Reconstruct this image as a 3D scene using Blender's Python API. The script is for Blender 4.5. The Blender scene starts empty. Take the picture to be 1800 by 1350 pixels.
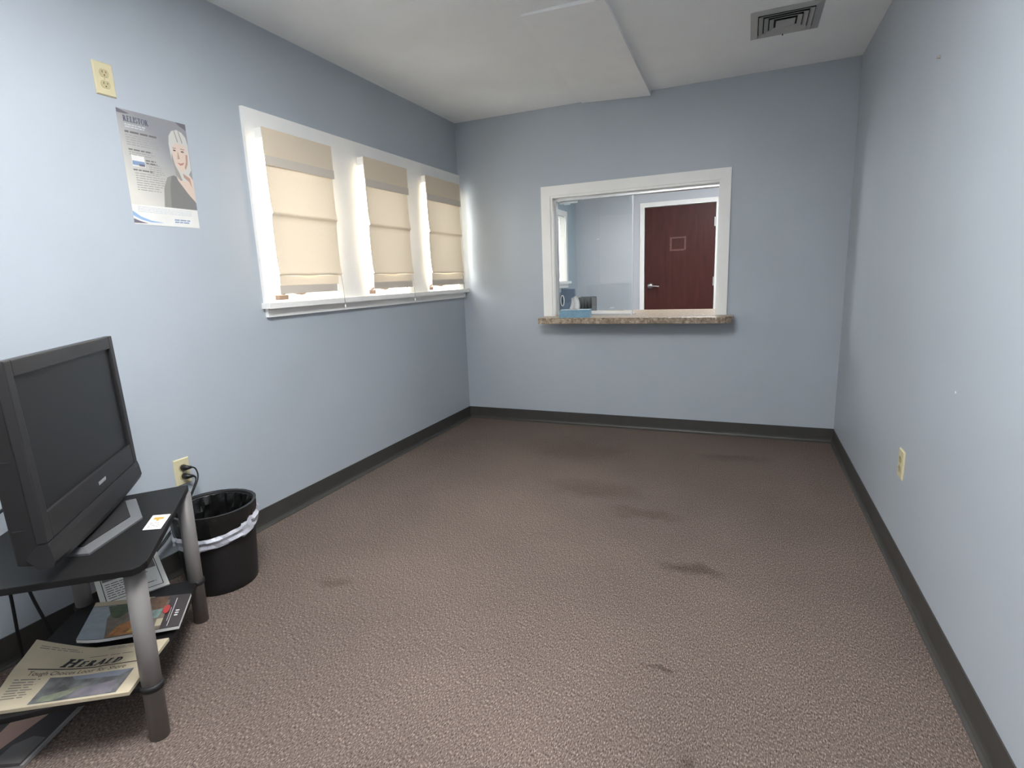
import bpy, bmesh, math, random
from mathutils import Vector, Matrix
random.seed(4)
S = bpy.context.scene
COL = S.collection

# ------------------------------------------------------------------ camera
W, D, H = 2.8075, 4.1606, 2.44           # room width, depth (camera at y = 0), ceiling height
YF = -0.50                               # wall behind the camera
DO = 7.55                                # far wall of the office
yaw, pitch, roll = -0.4084, -0.1934, -0.0393
fwd = Vector((math.sin(yaw)*math.cos(pitch), math.cos(yaw)*math.cos(pitch), math.sin(pitch)))
rt = Vector((math.cos(yaw), -math.sin(yaw), 0)); upv = rt.cross(fwd)
r_ = rt*math.cos(roll) + upv*math.sin(roll); u_ = -rt*math.sin(roll) + upv*math.cos(roll)
cam = bpy.data.cameras.new('camera'); cam.sensor_width = 36; cam.lens = 954.14/1800*36
cam.clip_start = 0.02
co = bpy.data.objects.new('camera', cam); COL.objects.link(co)
co.matrix_world = Matrix(((r_.x, u_.x, -fwd.x, 2.2155), (r_.y, u_.y, -fwd.y, 0), (r_.z, u_.z, -fwd.z, 1.2039), (0, 0, 0, 1)))
S.camera = co
# ------------------------------------------------------------------ world, daylight portals, exposure
wd = bpy.data.worlds.new('hazy_daylight'); S.world = wd; wd.use_nodes = True
bgn = wd.node_tree.nodes['Background']; bgn.inputs[0].default_value = (1.0, 0.99, 0.975, 1); bgn.inputs[1].default_value = 3.6
def portal(loc, rot, sx, sy):
    l = bpy.data.lights.new('daylight_portal', 'AREA'); l.shape = 'RECTANGLE'; l.size = sx; l.size_y = sy
    l.cycles.is_portal = True
    o = bpy.data.objects.new('daylight_portal', l); COL.objects.link(o); o.location = loc; o.rotation_euler = rot
LAMPS = [(1.45, 0.80, 6.4, 'white framed fluorescent panel lamp on the ceiling above the viewpoint'), (1.9, 5.7, 4.2, 'white framed panel lamp added on the office ceiling to brighten the office')]   # x, y, emission strength; the office lamp is added to brighten that room
WIN = [(2.10, 2.575), (2.86, 3.32), (3.585, 4.06)]     # window openings in the left wall (y ranges)
WZ = (1.127, 1.94)
OWIN = [(4.70, 5.40), (6.25, 7.05)]                    # office windows; the first, out of view, is added to light the office
RWIN = [(0.06, 0.66), (0.86, 1.46)]                      # shaded windows in the wall behind the camera (x ranges); the second is added for light
RZ = (1.08, 2.05)
for a, b in WIN: portal((-0.16, (a+b)/2, sum(WZ)/2), (0, -math.pi/2, 0), WZ[1]-WZ[0], b-a)
for a, b in OWIN: portal((-0.16, (a+b)/2, 1.55), (0, -math.pi/2, 0), .85, b-a)
for a, b in RWIN: portal(((a+b)/2, YF-.16, sum(RZ)/2), (math.pi/2, 0, 0), b-a, RZ[1]-RZ[0])
S.view_settings.view_transform = 'Standard'; S.view_settings.look = 'None'
S.view_settings.gamma = 1; S.view_settings.use_curve_mapping = False
S.view_settings.exposure = 2.85

# ------------------------------------------------------------------ materials
def lin(c):
    c = c/255
    return c/12.92 if c <= .04045 else ((c+.055)/1.055)**2.4
def rgb(r, g, b): return (lin(r), lin(g), lin(b), 1)
def mat(name, col, rough=.5, metal=0, var=0, vscale=30, bump=0, bscale=200, spec=.5, stretch=(1, 1, 1)):
    m = bpy.data.materials.new(name); m.use_nodes = True
    N = m.node_tree.nodes; K = m.node_tree.links; P = N['Principled BSDF']
    P.inputs['Base Color'].default_value = col; P.inputs['Roughness'].default_value = rough
    P.inputs['Metallic'].default_value = metal; P.inputs['Specular IOR Level'].default_value = spec
    tc = N.new('ShaderNodeTexCoord'); mp = N.new('ShaderNodeMapping'); mp.inputs['Scale'].default_value = stretch
    K.new(tc.outputs['Object'], mp.inputs[0])
    if var:
        n = N.new('ShaderNodeTexNoise'); n.inputs['Scale'].default_value = vscale; n.inputs['Detail'].default_value = 4
        K.new(mp.outputs[0], n.inputs[0])
        r = N.new('ShaderNodeValToRGB'); r.color_ramp.elements[0].position = .3; r.color_ramp.elements[1].position = .7
        r.color_ramp.elements[0].color = [c*(1-var) for c in col[:3]]+[1]; r.color_ramp.elements[1].color = [min(1, c*(1+var)) for c in col[:3]]+[1]
        K.new(n.outputs[0], r.inputs[0]); K.new(r.outputs[0], P.inputs['Base Color'])
    if bump:
        n = N.new('ShaderNodeTexNoise'); n.inputs['Scale'].default_value = bscale; n.inputs['Detail'].default_value = 3
        K.new(mp.outputs[0], n.inputs[0]); b = N.new('ShaderNodeBump'); b.inputs['Strength'].default_value = bump; b.inputs['Distance'].default_value = .002
        K.new(n.outputs[0], b.inputs['Height']); K.new(b.outputs[0], P.inputs['Normal'])
    return m
M = {}
M['paint'] = mat('blue_grey_paint', (.425, .464, .508, 1), .42, var=.02, vscale=3, bump=.12, bscale=160)
M['office_paint'] = mat('office_blue_paint', (.37, .45, .50, 1), .5, var=.02, vscale=3, bump=.1, bscale=160)
M['office_light_paint'] = mat('office_pale_paint', (.52, .53, .57, 1), .5, var=.02, vscale=3)
M['ceiling'] = mat('ceiling_paint', (.88, .89, .89, 1), .8, var=.02, vscale=4, bump=.3, bscale=120)
M['trim'] = mat('white_trim_paint', (.88, .865, .83, 1), .4, var=.02, vscale=8, bump=.05, bscale=60)
M['panelwhite'] = mat('panel_white', (.90, .905, .90, 1), .6, var=.02, vscale=6)
M['base'] = mat('dark_vinyl_base', rgb(62, 60, 57), .5, var=.08, vscale=12)
M['ivory'] = mat('ivory_plastic', rgb(205, 195, 160), .35)
M['ivoryd'] = mat('ivory_dark_plastic', rgb(185, 172, 135), .4)  # deeper ivory for socket faces and screws
M['slot'] = mat('socket_slot', rgb(40, 36, 30), .6)
M['steel'] = mat('brushed_steel', rgb(190, 190, 188), .3, 1, bump=.05, bscale=300)
M['alu'] = mat('aluminium_track', rgb(200, 200, 200), .35, .8)
M['black'] = mat('black_plastic', rgb(38, 36, 37), .45, bump=.1, bscale=900)
M['tvframe'] = mat('tv_charcoal_plastic', rgb(36, 34, 35), .42, bump=.12, bscale=1200)
M['tvside'] = mat('tv_side_shaded_plastic', rgb(28, 25, 25), .5, bump=.1, bscale=900)  # shade on the side put into the colour, darker than the front plastic
M['screen'] = mat('tv_matte_screen', rgb(32, 31, 32), .38, spec=.35)
M['silver'] = mat('silver_print', rgb(170, 170, 172), .4, .3)
M['baseedge'] = mat('tv_base_grey', rgb(112, 112, 114), .35, .4)
M['laminate'] = mat('black_laminate', rgb(22, 21, 21), .5, var=.15, vscale=40, bump=.08, bscale=400, spec=.3)
M['lamedge'] = mat('black_laminate_edge', rgb(34, 30, 30), .35)
M['leg'] = mat('grey_metallic_tube', rgb(118, 113, 111), .45, .12, bump=.05, bscale=500)
M['rubber'] = mat('black_rubber', rgb(26, 25, 26), .6)
M['paper'] = mat('white_paper', rgb(222, 220, 215), .7, var=.03, vscale=20)
M['newsprint'] = mat('newsprint', rgb(190, 177, 152), .85, var=.06, vscale=14)
M['ink'] = mat('black_ink', rgb(32, 31, 34), .7)
M['greyink'] = mat('grey_ink', rgb(110, 106, 104), .7)
M['cord'] = mat('black_cord', rgb(22, 21, 22), .45)
M['brass'] = mat('brass_print', rgb(190, 150, 60), .5)
M['tissue'] = mat('white_tissue', (.85, .84, .83, 1), .9, var=.02)
M['tbox'] = mat('blue_tissue_carton', rgb(118, 155, 175), .5, var=.1, vscale=35)
M['tbox2'] = mat('pale_blue_carton_top', rgb(165, 185, 196), .5, var=.08, vscale=35)
M['binder'] = mat('slate_blue_plastic', rgb(82, 100, 122), .4)
M['rack'] = mat('grey_file_rack', rgb(96, 96, 96), .5, var=.1)
M['kraft'] = mat('kraft_paper', rgb(160, 138, 108), .7)
M['mesh'] = mat('black_bin_plastic', rgb(26, 25, 25), .5, bump=.5, bscale=120)
M['bag'] = mat('black_bag_film', rgb(20, 20, 20), .25, bump=.8, bscale=60)
M['film'] = mat('whitish_bag_film', rgb(178, 178, 186), .35, var=.2, vscale=40, bump=.6, bscale=70)
M['officefloor'] = mat('office_carpet', rgb(96, 88, 84), .95, var=.2, vscale=200)
M['desk'] = mat('office_laminate', rgb(150, 140, 128), .5, var=.1)
M['anchor'] = mat('wall_anchor', rgb(165, 158, 145), .6)
M['tape'] = mat('clear_tape', rgb(225, 228, 228), .4)
M['vent'] = mat('vent_grey_enamel', (.42, .42, .41, 1), .55, var=.04, vscale=20)
M['ventdark'] = mat('vent_throat', rgb(30, 30, 30), .8)
M['crank'] = mat('bronze_crank', rgb(95, 80, 72), .45, .3)

def glass_mat():
    m = bpy.data.materials.new('clear_glass'); m.use_nodes = True; N = m.node_tree.nodes; K = m.node_tree.links; N.clear()
    o = N.new('ShaderNodeOutputMaterial'); mx = N.new('ShaderNodeMixShader'); t = N.new('ShaderNodeBsdfTransparent'); g = N.new('ShaderNodeBsdfGlossy')
    g.inputs['Roughness'].default_value = .01; t.inputs[0].default_value = (.95, .97, .97, 1)
    lw = N.new('ShaderNodeLayerWeight'); pw = N.new('ShaderNodeMath'); pw.operation = 'POWER'; pw.inputs[1].default_value = 5
    f = N.new('ShaderNodeMath'); f.operation = 'MULTIPLY_ADD'; f.inputs[1].default_value = .96; f.inputs[2].default_value = .04
    K.new(lw.outputs['Facing'], pw.inputs[0]); K.new(pw.outputs[0], f.inputs[0])
    K.new(f.outputs[0], mx.inputs[0]); K.new(t.outputs[0], mx.inputs[1]); K.new(g.outputs[0], mx.inputs[2]); K.new(mx.outputs[0], o.inputs[0])
    return m
M['glass'] = glass_mat()

def fabric_mat(name, col, tr):
    m = bpy.data.materials.new(name); m.use_nodes = True; N = m.node_tree.nodes; K = m.node_tree.links; N.clear()
    o = N.new('ShaderNodeOutputMaterial'); mx = N.new('ShaderNodeMixShader'); d = N.new('ShaderNodeBsdfDiffuse'); t = N.new('ShaderNodeBsdfTranslucent')
    tc = N.new('ShaderNodeTexCoord'); n = N.new('ShaderNodeTexNoise'); mp = N.new('ShaderNodeMapping'); mp.inputs['Scale'].default_value = (1, 400, 60)
    K.new(tc.outputs['Object'], mp.inputs[0]); K.new(mp.outputs[0], n.inputs[0]); n.inputs['Scale'].default_value = 1
    r = N.new('ShaderNodeValToRGB'); r.color_ramp.elements[0].color = [c*.93 for c in col[:3]]+[1]; r.color_ramp.elements[1].color = [min(1, c*1.05) for c in col[:3]]+[1]
    K.new(n.outputs[0], r.inputs[0]); K.new(r.outputs[0], d.inputs[0]); K.new(r.outputs[0], t.inputs[0])
    mx.inputs[0].default_value = tr
    K.new(d.outputs[0], mx.inputs[1]); K.new(t.outputs[0], mx.inputs[2]); K.new(mx.outputs[0], o.inputs[0])
    return m
M['shade'] = fabric_mat('cream_linen', (.80, .68, .525, 1), .029)
M['sheer'] = fabric_mat('sheer_pale_cloth', (.85, .84, .82, 1), .16)
M['sheer_bright'] = fabric_mat('sheer_bright_cloth', (.88, .87, .85, 1), .3)
M['shade2'] = fabric_mat('cream_linen_doubled', (.70, .62, .53, 1), .018)

def carpet_mat():
    m = bpy.data.materials.new('taupe_loop_carpet'); m.use_nodes = True; N = m.node_tree.nodes; K = m.node_tree.links; P = N['Principled BSDF']
    P.inputs['Roughness'].default_value = .95; P.inputs['Specular IOR Level'].default_value = .1
    tc = N.new('ShaderNodeTexCoord')
    def noise(scale, vec, det=2, rough=.5):
        n = N.new('ShaderNodeTexNoise'); n.inputs['Scale'].default_value = scale; n.inputs['Detail'].default_value = det; n.inputs['Roughness'].default_value = rough
        K.new(vec, n.inputs[0]); return n.outputs[0]
    def ramp(fac, stops):
        r = N.new('ShaderNodeValToRGB'); e = r.color_ramp.elements
        while len(e) < len(stops): e.new(.5)
        for i, (p, c) in enumerate(stops): e[i].position = p; e[i].color = c
        K.new(fac, r.inputs[0]); return r.outputs[0]
    def mixc(fac, a, b, mode='MIX'):
        x = N.new('ShaderNodeMix'); x.data_type = 'RGBA'; x.blend_type = mode
        if isinstance(fac, float): x.inputs[0].default_value = fac
        else: K.new(fac, x.inputs[0])
        for s, v in ((x.inputs[6], a), (x.inputs[7], b)):
            if isinstance(v, tuple): s.default_value = v
            else: K.new(v, s)
        return x.outputs[2]
    def math_(op, a, b):
        x = N.new('ShaderNodeMath'); x.operation = op
        for i, v in enumerate((a, b)):
            if isinstance(v, (int, float)): x.inputs[i].default_value = v
            else: K.new(v, x.inputs[i])
        return x.outputs[0]
    obj = tc.outputs['Object']
    mp = N.new('ShaderNodeMapping'); mp.inputs['Scale'].default_value = (1.4, .55, 1); mp.inputs['Rotation'].default_value = (0, 0, .12); K.new(obj, mp.inputs[0])
    fleck = noise(215, mp.outputs[0], 2, .6)
    col = ramp(fleck, [(.30, rgb(60, 51, 47)), (.44, rgb(100, 88, 82)), (.56, rgb(115, 102, 95)), (.70, rgb(164, 147, 136))])
    big = ramp(noise(1.3, obj, 3), [(.3, (.86, .86, .86, 1)), (.7, (1.08, 1.07, 1.06, 1))])
    col = mixc(1.0, col, big, 'MULTIPLY')
    # worn, soiled spots with their own outlines
    dist = N.new('ShaderNodeVectorMath'); dist.operation = 'ADD'
    nz = N.new('ShaderNodeTexNoise'); nz.inputs['Scale'].default_value = 7; nz.inputs['Detail'].default_value = 4; K.new(obj, nz.inputs[0])
    sc = N.new('ShaderNodeVectorMath'); sc.operation = 'MULTIPLY_ADD'; sc.inputs[1].default_value = (.22, .22, 0); sc.inputs[2].default_value = (-.11, -.11, 0)
    K.new(nz.outputs['Color'], sc.inputs[0]); K.new(obj, dist.inputs[0]); K.new(sc.outputs[0], dist.inputs[1])
    for (x, y, rx, ry, s) in [(2.06, 2.14, .17, .065, .62), (1.45, 2.85, .34, .16, .8), (1.78, 2.62, .22, .09, .8), (.70, 1.59, .09, .06, .78), (2.03, 1.54, .035, .03, .62),
                              (2.2, 3.65, .25, .12, .8), (1.2, 3.5, .5, .25, .86), (2.12, 1.22, .03, .03, .7)]:
        v = N.new('ShaderNodeMapping'); v.vector_type = 'POINT'; v.inputs['Location'].default_value = (-x/rx, -y/ry, 0); v.inputs['Scale'].default_value = (1/rx, 1/ry, 0)
        K.new(dist.outputs[0], v.inputs[0]); ln = N.new('ShaderNodeVectorMath'); ln.operation = 'LENGTH'; K.new(v.outputs[0], ln.inputs[0])
        mk = ramp(ln.outputs['Value'], [(.35, (s, s*.98, s*.95, 1)), (1.0, (1, 1, 1, 1))])
        col = mixc(1.0, col, mk, 'MULTIPLY')
    K.new(col, P.inputs['Base Color'])
    b = N.new('ShaderNodeBump'); b.inputs['Strength'].default_value = .7; b.inputs['Distance'].default_value = .004
    K.new(fleck, b.inputs['Height']); K.new(b.outputs[0], P.inputs['Normal'])
    return m
M['carpet'] = carpet_mat()

def granite_mat():
    m = mat('speckled_laminate', rgb(150, 132, 114), .35); N = m.node_tree.nodes; K = m.node_tree.links; P = N['Principled BSDF']
    tc = N.new('ShaderNodeTexCoord'); v = N.new('ShaderNodeTexNoise'); v.inputs['Scale'].default_value = 55; v.inputs['Detail'].default_value = 5; v.inputs['Roughness'].default_value = .7
    K.new(tc.outputs['Object'], v.inputs[0]); r = N.new('ShaderNodeValToRGB'); e = r.color_ramp.elements
    e[0].position = .32; e[0].color = rgb(88, 72, 60); e[1].position = .68; e[1].color = rgb(200, 186, 166); x = e.new(.5); x.color = rgb(150, 132, 112)
    K.new(v.outputs[0], r.inputs[0]); K.new(r.outputs[0], P.inputs['Base Color']); return m
M['granite'] = granite_mat()
M['doorwood'] = mat('mahogany_veneer', rgb(70, 33, 29), .45, spec=.25, var=.2, vscale=4, stretch=(5, 5, .8))
M['residue'] = mat('tape_residue', rgb(104, 70, 66), .6, var=.3, vscale=60)
def poster_mat():
    m = mat('poster_print', rgb(200, 196, 188), .5); N = m.node_tree.nodes; K = m.node_tree.links; P = N['Principled BSDF']
    tc = N.new('ShaderNodeTexCoord'); mp = N.new('ShaderNodeMapping'); K.new(tc.outputs['Generated'], mp.inputs[0])
    mp.inputs['Rotation'].default_value = (math.radians(35), 0, 0)
    s = N.new('ShaderNodeSeparateXYZ'); K.new(mp.outputs[0], s.inputs[0])
    r = N.new('ShaderNodeValToRGB'); e = r.color_ramp.elements
    e[0].position = .15; e[0].color = rgb(212, 208, 198); e[1].position = .95; e[1].color = rgb(140, 140, 144)
    K.new(s.outputs['Z'], r.inputs[0]); K.new(r.outputs[0], P.inputs['Base Color']); return m

# ------------------------------------------------------------------ mesh helpers
def obj(name, bm, m, parent=None, smooth=False, bevel=0):
    if bevel:
        es = [e for e in bm.edges if len(e.link_faces) == 2 and e.calc_face_angle(0) > .6]
        bmesh.ops.bevel(bm, geom=es, offset=bevel, segments=2, affect='EDGES', profile=.6)
    me = bpy.data.meshes.new(name); bm.normal_update(); bm.to_mesh(me); bm.free()
    for k in (m if isinstance(m, (list, tuple)) else [m]): me.materials.append(M[k] if isinstance(k, str) else k)
    if smooth:
        for p in me.polygons: p.use_smooth = True
    o = bpy.data.objects.new(name, me); COL.objects.link(o)
    if parent is not None: o.parent = parent
    return o
def tag(o, label, cat, group=None, kind=None):
    o['label'] = label
    if cat: o['category'] = cat
    if group: o['group'] = group
    if kind: o['kind'] = kind
    return o
def thing(name, label, cat, group=None, kind=None, loc=(0, 0, 0)):
    o = bpy.data.objects.new(name, None); COL.objects.link(o); o.location = loc; o.empty_display_size = .05
    return tag(o, label, cat, group, kind)
def adopt(t):                                # children were built in world space: keep them there under a moved Empty
    for c in t.children:
        c.location = c.location - t.location
def B(): return bmesh.new()
def box(bm, x0, x1, y0, y1, z0, z1, mx=None):
    vs = [bm.verts.new((x, y, z)) for x in (x0, x1) for y in (y0, y1) for z in (z0, z1)]
    for f in ((0, 1, 3, 2), (4, 6, 7, 5), (0, 4, 5, 1), (2, 3, 7, 6), (0, 2, 6, 4), (1, 5, 7, 3)): bm.faces.new([vs[i] for i in f])
    if mx is not None:
        for v in vs: v.co = mx @ v.co
    return bm
def prism(bm, pts, z0, z1, mp=None):          # extrude a closed outline; mp maps (x,y,z) to the world
    f = mp or (lambda x, y, z: Vector((x, y, z)))
    lo = [bm.verts.new(f(x, y, z0)) for x, y in pts]; hi = [bm.verts.new(f(x, y, z1)) for x, y in pts]
    n = len(pts)
    bm.faces.new(lo[::-1]); bm.faces.new(hi)
    for i in range(n): bm.faces.new((lo[i], lo[(i+1) % n], hi[(i+1) % n], hi[i]))
    bmesh.ops.recalc_face_normals(bm, faces=bm.faces); return bm
def tube(bm, pts, rad, seg=10, cap=True):
    pts = [Vector(p) for p in pts]; rings = []
    rads = rad if isinstance(rad, (list, tuple)) else [rad]*len(pts)
    prev = None
    for i, p in enumerate(pts):
        t = (pts[min(i+1, len(pts)-1)]-pts[max(i-1, 0)]).normalized()
        a = (prev - t*prev.dot(t)) if prev is not None else t.cross(Vector((0, 0, 1)) if abs(t.z) < .9 else Vector((1, 0, 0)))
        a.normalize(); prev = a; b = t.cross(a)
        rings.append([bm.verts.new(p+(a*math.cos(k*2*math.pi/seg)+b*math.sin(k*2*math.pi/seg))*rads[i]) for k in range(seg)])
    for i in range(len(rings)-1):
        for k in range(seg): bm.faces.new((rings[i][k], rings[i][(k+1) % seg], rings[i+1][(k+1) % seg], rings[i+1][k]))
    if cap: bm.faces.new(rings[0][::-1]); bm.faces.new(rings[-1])
    return bm
def spline(pts, n=8):
    P = [Vector(p) for p in pts]; out = []
    for i in range(len(P)-1):
        a, b, c, d = P[max(i-1, 0)], P[i], P[i+1], P[min(i+2, len(P)-1)]
        for k in range(n):
            t = k/n
            out.append(.5*((2*b)+(c-a)*t+(2*a-5*b+4*c-d)*t*t+(3*b-a-3*c+d)*t**3))
    return out+[P[-1]]
def lathe(bm, prof, cx, cy, seg=40, wob=None):
    rings = []
    for j, (r, z) in enumerate(prof):
        ring = []
        for k in range(seg):
            a = 2*math.pi*k/seg; dr, dz = wob(j, k, a) if wob else (0, 0)
            ring.append(bm.verts.new((cx+(r+dr)*math.cos(a), cy+(r+dr)*math.sin(a), z+dz)))
        rings.append(ring)
    for j in range(len(rings)-1):
        for k in range(seg): bm.faces.new((rings[j][k], rings[j][(k+1) % seg], rings[j+1][(k+1) % seg], rings[j+1][k]))
    return bm
def wall(name, axis, front, back, u0, u1, holes, m, label, z1=H, z0=0):
    """wall slab with real openings; axis 'x': plane x=front, u=y; axis 'y': plane y=front, u=x"""
    bm = B(); us = sorted({u0, u1, *[h[0] for h in holes], *[h[1] for h in holes]}); zs = sorted({z0, z1, *[h[2] for h in holes], *[h[3] for h in holes]})
    P = lambda d, u, z: Vector((d, u, z)) if axis == 'x' else Vector((u, d, z))
    cache = {}
    def V(d, u, z):
        k = (d, u, z)
        if k not in cache: cache[k] = bm.verts.new(P(d, u, z))
        return cache[k]
    def solid(i, j):
        if not (0 <= i < len(us)-1 and 0 <= j < len(zs)-1): return False
        a, b = (us[i]+us[i+1])/2, (zs[j]+zs[j+1])/2
        return not any(h[0] < a < h[1] and h[2] < b < h[3] for h in holes)
    for i in range(len(us)-1):
        for j in range(len(zs)-1):
            if not solid(i, j): continue
            a, b, c, d = us[i], us[i+1], zs[j], zs[j+1]
            for q in (front, back): bm.faces.new((V(q, a, c), V(q, b, c), V(q, b, d), V(q, a, d)))
            if not solid(i-1, j): bm.faces.new((V(front, a, c), V(back, a, c), V(back, a, d), V(front, a, d)))
            if not solid(i+1, j): bm.faces.new((V(front, b, c), V(back, b, c), V(back, b, d), V(front, b, d)))
            if not solid(i, j-1): bm.faces.new((V(front, a, c), V(back, a, c), V(back, b, c), V(front, b, c)))
            if not solid(i, j+1): bm.faces.new((V(front, a, d), V(back, a, d), V(back, b, d), V(front, b, d)))
    bmesh.ops.recalc_face_normals(bm, faces=bm.faces)
    return tag(obj(name, bm, m), label, 'wall', kind='structure')
def ringbox(bm, axis, d0, d1, u0, u1, z0, z1, t, tb=None):
    """rectangular frame of bar width t in the plane"""
    tb = t if tb is None else tb
    for a, b, c, d in ((u0, u0+t, z0, z1), (u1-t, u1, z0, z1), (u0+t, u1-t, z0, z0+tb), (u0+t, u1-t, z1-t, z1)):
        if axis == 'x': box(bm, d0, d1, a, b, c, d)
        else: box(bm, a, b, d0, d1, c, d)
    return bm

# ------------------------------------------------------------------ room shell
T = .15
def slab(name, x0, x1, y0, y1, z0, z1, m, label, cat):
    return tag(obj(name, box(B(), x0, x1, y0, y1, z0, z1), m), label, cat, kind='structure')
SW = (.80, 2.035, .842, 1.805)                                   # service opening in the back wall
slab('floor', -.0, W, YF, D, -.12, 0, 'carpet', 'taupe loop-pile carpet floor with dark worn stains', 'floor')
slab('ceiling', -.0, W, YF, D, H, H+.12, 'ceiling', 'off-white painted ceiling over the waiting room', 'ceiling')
wall('wall_left', 'x', 0, -T, YF-T, D+.06, [(a, b, WZ[0], WZ[1]) for a, b in WIN], 'paint', 'pale blue-grey wall with the three shaded windows', z0=-.12, z1=H+.12)
wall('wall_right', 'x', W, W+T, YF-T, D+.06, [], 'paint', 'long plain blue-grey wall on the right with one outlet', z0=-.12, z1=H+.12)
wall('wall_back', 'y', D, D+.12, 0, W, [SW], 'paint', 'blue-grey end wall with the reception window', z0=-.12, z1=H+.12)
wall('wall_front', 'y', YF, YF-T, 0, W, [(a, b, RZ[0], RZ[1]) for a, b in RWIN], 'paint', 'blue-grey wall behind the viewpoint with one window and one added for light', z0=-.12, z1=H+.12)

# cove bases: face, top lip, toe flaring onto the carpet
PROF = [(.000, .100), (.0035, .099), (.0045, .03), (.006, .018), (.011, .008), (.019, .0025), (.019, 0), (0, 0)]
def cove(name, p0, p1, inward, label):
    bm = B(); p0 = Vector(p0); p1 = Vector(p1); inn = Vector(inward); along = (p1-p0).normalized()
    def end(p, s):
        return [bm.verts.new(p + inn*d + Vector((0, 0, z)) + along*s*d) for d, z in PROF]
    a = end(p0, 1); b = end(p1, -1); n = len(PROF)
    for i in range(n): bm.faces.new((a[i], a[(i+1) % n], b[(i+1) % n], b[i]))
    bm.faces.new(a); bm.faces.new(b[::-1]); bmesh.ops.recalc_face_normals(bm, faces=bm.faces)
    return tag(obj(name, bm, 'base'), label, 'baseboard', kind='structure')
cove('baseboard_left', (0, YF, 0), (0, D, 0), (1, 0, 0), 'charcoal vinyl cove base below the shaded windows')
cove('baseboard_back', (0, D, 0), (W, D, 0), (0, -1, 0), 'charcoal vinyl cove base below the reception window')
cove('baseboard_right', (W, YF, 0), (W, D, 0), (-1, 0, 0), 'charcoal vinyl cove base along the right wall')
cove('baseboard_front', (0, YF, 0), (W, YF, 0), (0, 1, 0), 'charcoal vinyl cove base behind the viewpoint')

# ------------------------------------------------------------------ left windows: continuous casing, stool, apron
tr = thing('trim_1', 'white casing, stool and apron around the three left windows', 'trim', kind='structure', loc=(0, 3.1, 1.1))
Y0, Y1, ZT = 2.035, D-.001, 2.04
obj('head_casing', box(B(), 0, .018, Y0, Y1, WZ[1], ZT), 'trim', tr, bevel=.002)
for a, b in ((Y0, WIN[0][0]), (WIN[0][1], WIN[1][0]), (WIN[1][1], WIN[2][0]), (WIN[2][1], Y1)):
    obj('side_casing' if b-a < .15 else 'mullion_casing', box(B(), 0, .018, a, b, WZ[0], WZ[1]), 'trim', tr, bevel=.001)
obj('stool', box(B(), -.10, .055, Y0-.012, Y1, 1.098, WZ[0]), 'trim', tr, bevel=.004)
obj('apron', box(B(), 0, .02, Y0+.006, Y1, 1.055, 1.098), 'trim', tr, bevel=.002)
adopt(tr)
def casement(name, axis, u0, u1, z0, z1, label, sgn=-1, d0=0, crank=True):
    """jamb lining, sash, glass and crank of one window unit; depth runs away from the room"""
    w = thing(name, label, 'window', kind='structure', loc=((d0, (u0+u1)/2, z0) if axis == 'x' else ((u0+u1)/2, d0, z0)))
    e = lambda q: d0+sgn*q
    def rb(n, q0, q1, a, b, c, d, t, m='trim'):
        obj(n, ringbox(B(), axis, min(e(q0), e(q1)), max(e(q0), e(q1)), a, b, c, d, t), m, w)
    rb('jamb_lining', 0, .148, u0, u1, z0, z1, .008)
    rb('window_frame', .085, .145, u0+.008, u1-.008, z0+.008, z1-.008, .022)
    rb('sash', .095, .130, u0+.03, u1-.03, z0+.03, z1-.03, .032)
    bm = B(); a, b = sorted((e(.112), e(.116)))
    if axis == 'x': box(bm, a, b, u0+.055, u1-.055, z0+.055, z1-.055)
    else: box(bm, u0+.055, u1-.055, a, b, z0+.055, z1-.055)
    obj('glass_pane', bm, 'glass', w)
    if crank:
        c = u0+(u1-u0)*.32; bm = B()
        pts = [(e(.05), c-.045, z0+.03), (e(.03), c-.02, z0+.05), (e(.0), c+.01, z0+.042), (e(-.006), c+.05, z0+.036), (e(-.006), c+.085, z0+.05)]
        if axis == 'y': pts = [(y, x, z) for x, y, z in pts]
        tube(bm, spline(pts, 5), .0075, 8)
        k = obj('crank_handle', bm, 'crank', w, smooth=True)
        bm = B(); box(bm, e(.075), e(.03), c-.075, c-.015, z0+.008, z0+.034) if axis == 'x' else box(bm, c-.075, c-.015, e(.075), e(.03), z0+.008, z0+.034)
        bmesh.ops.recalc_face_normals(bm, faces=bm.faces)
        obj('crank_housing', bm, 'crank', w, bevel=.004)
    adopt(w)
    return w
which = ['nearest the poster', 'in the middle of the row', 'next to the corner']
for i, (a, b) in enumerate(WIN):
    casement('window_%d' % (i+1), 'x', a, b, WZ[0], WZ[1], 'white casement window behind the shade '+which[i])

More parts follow.
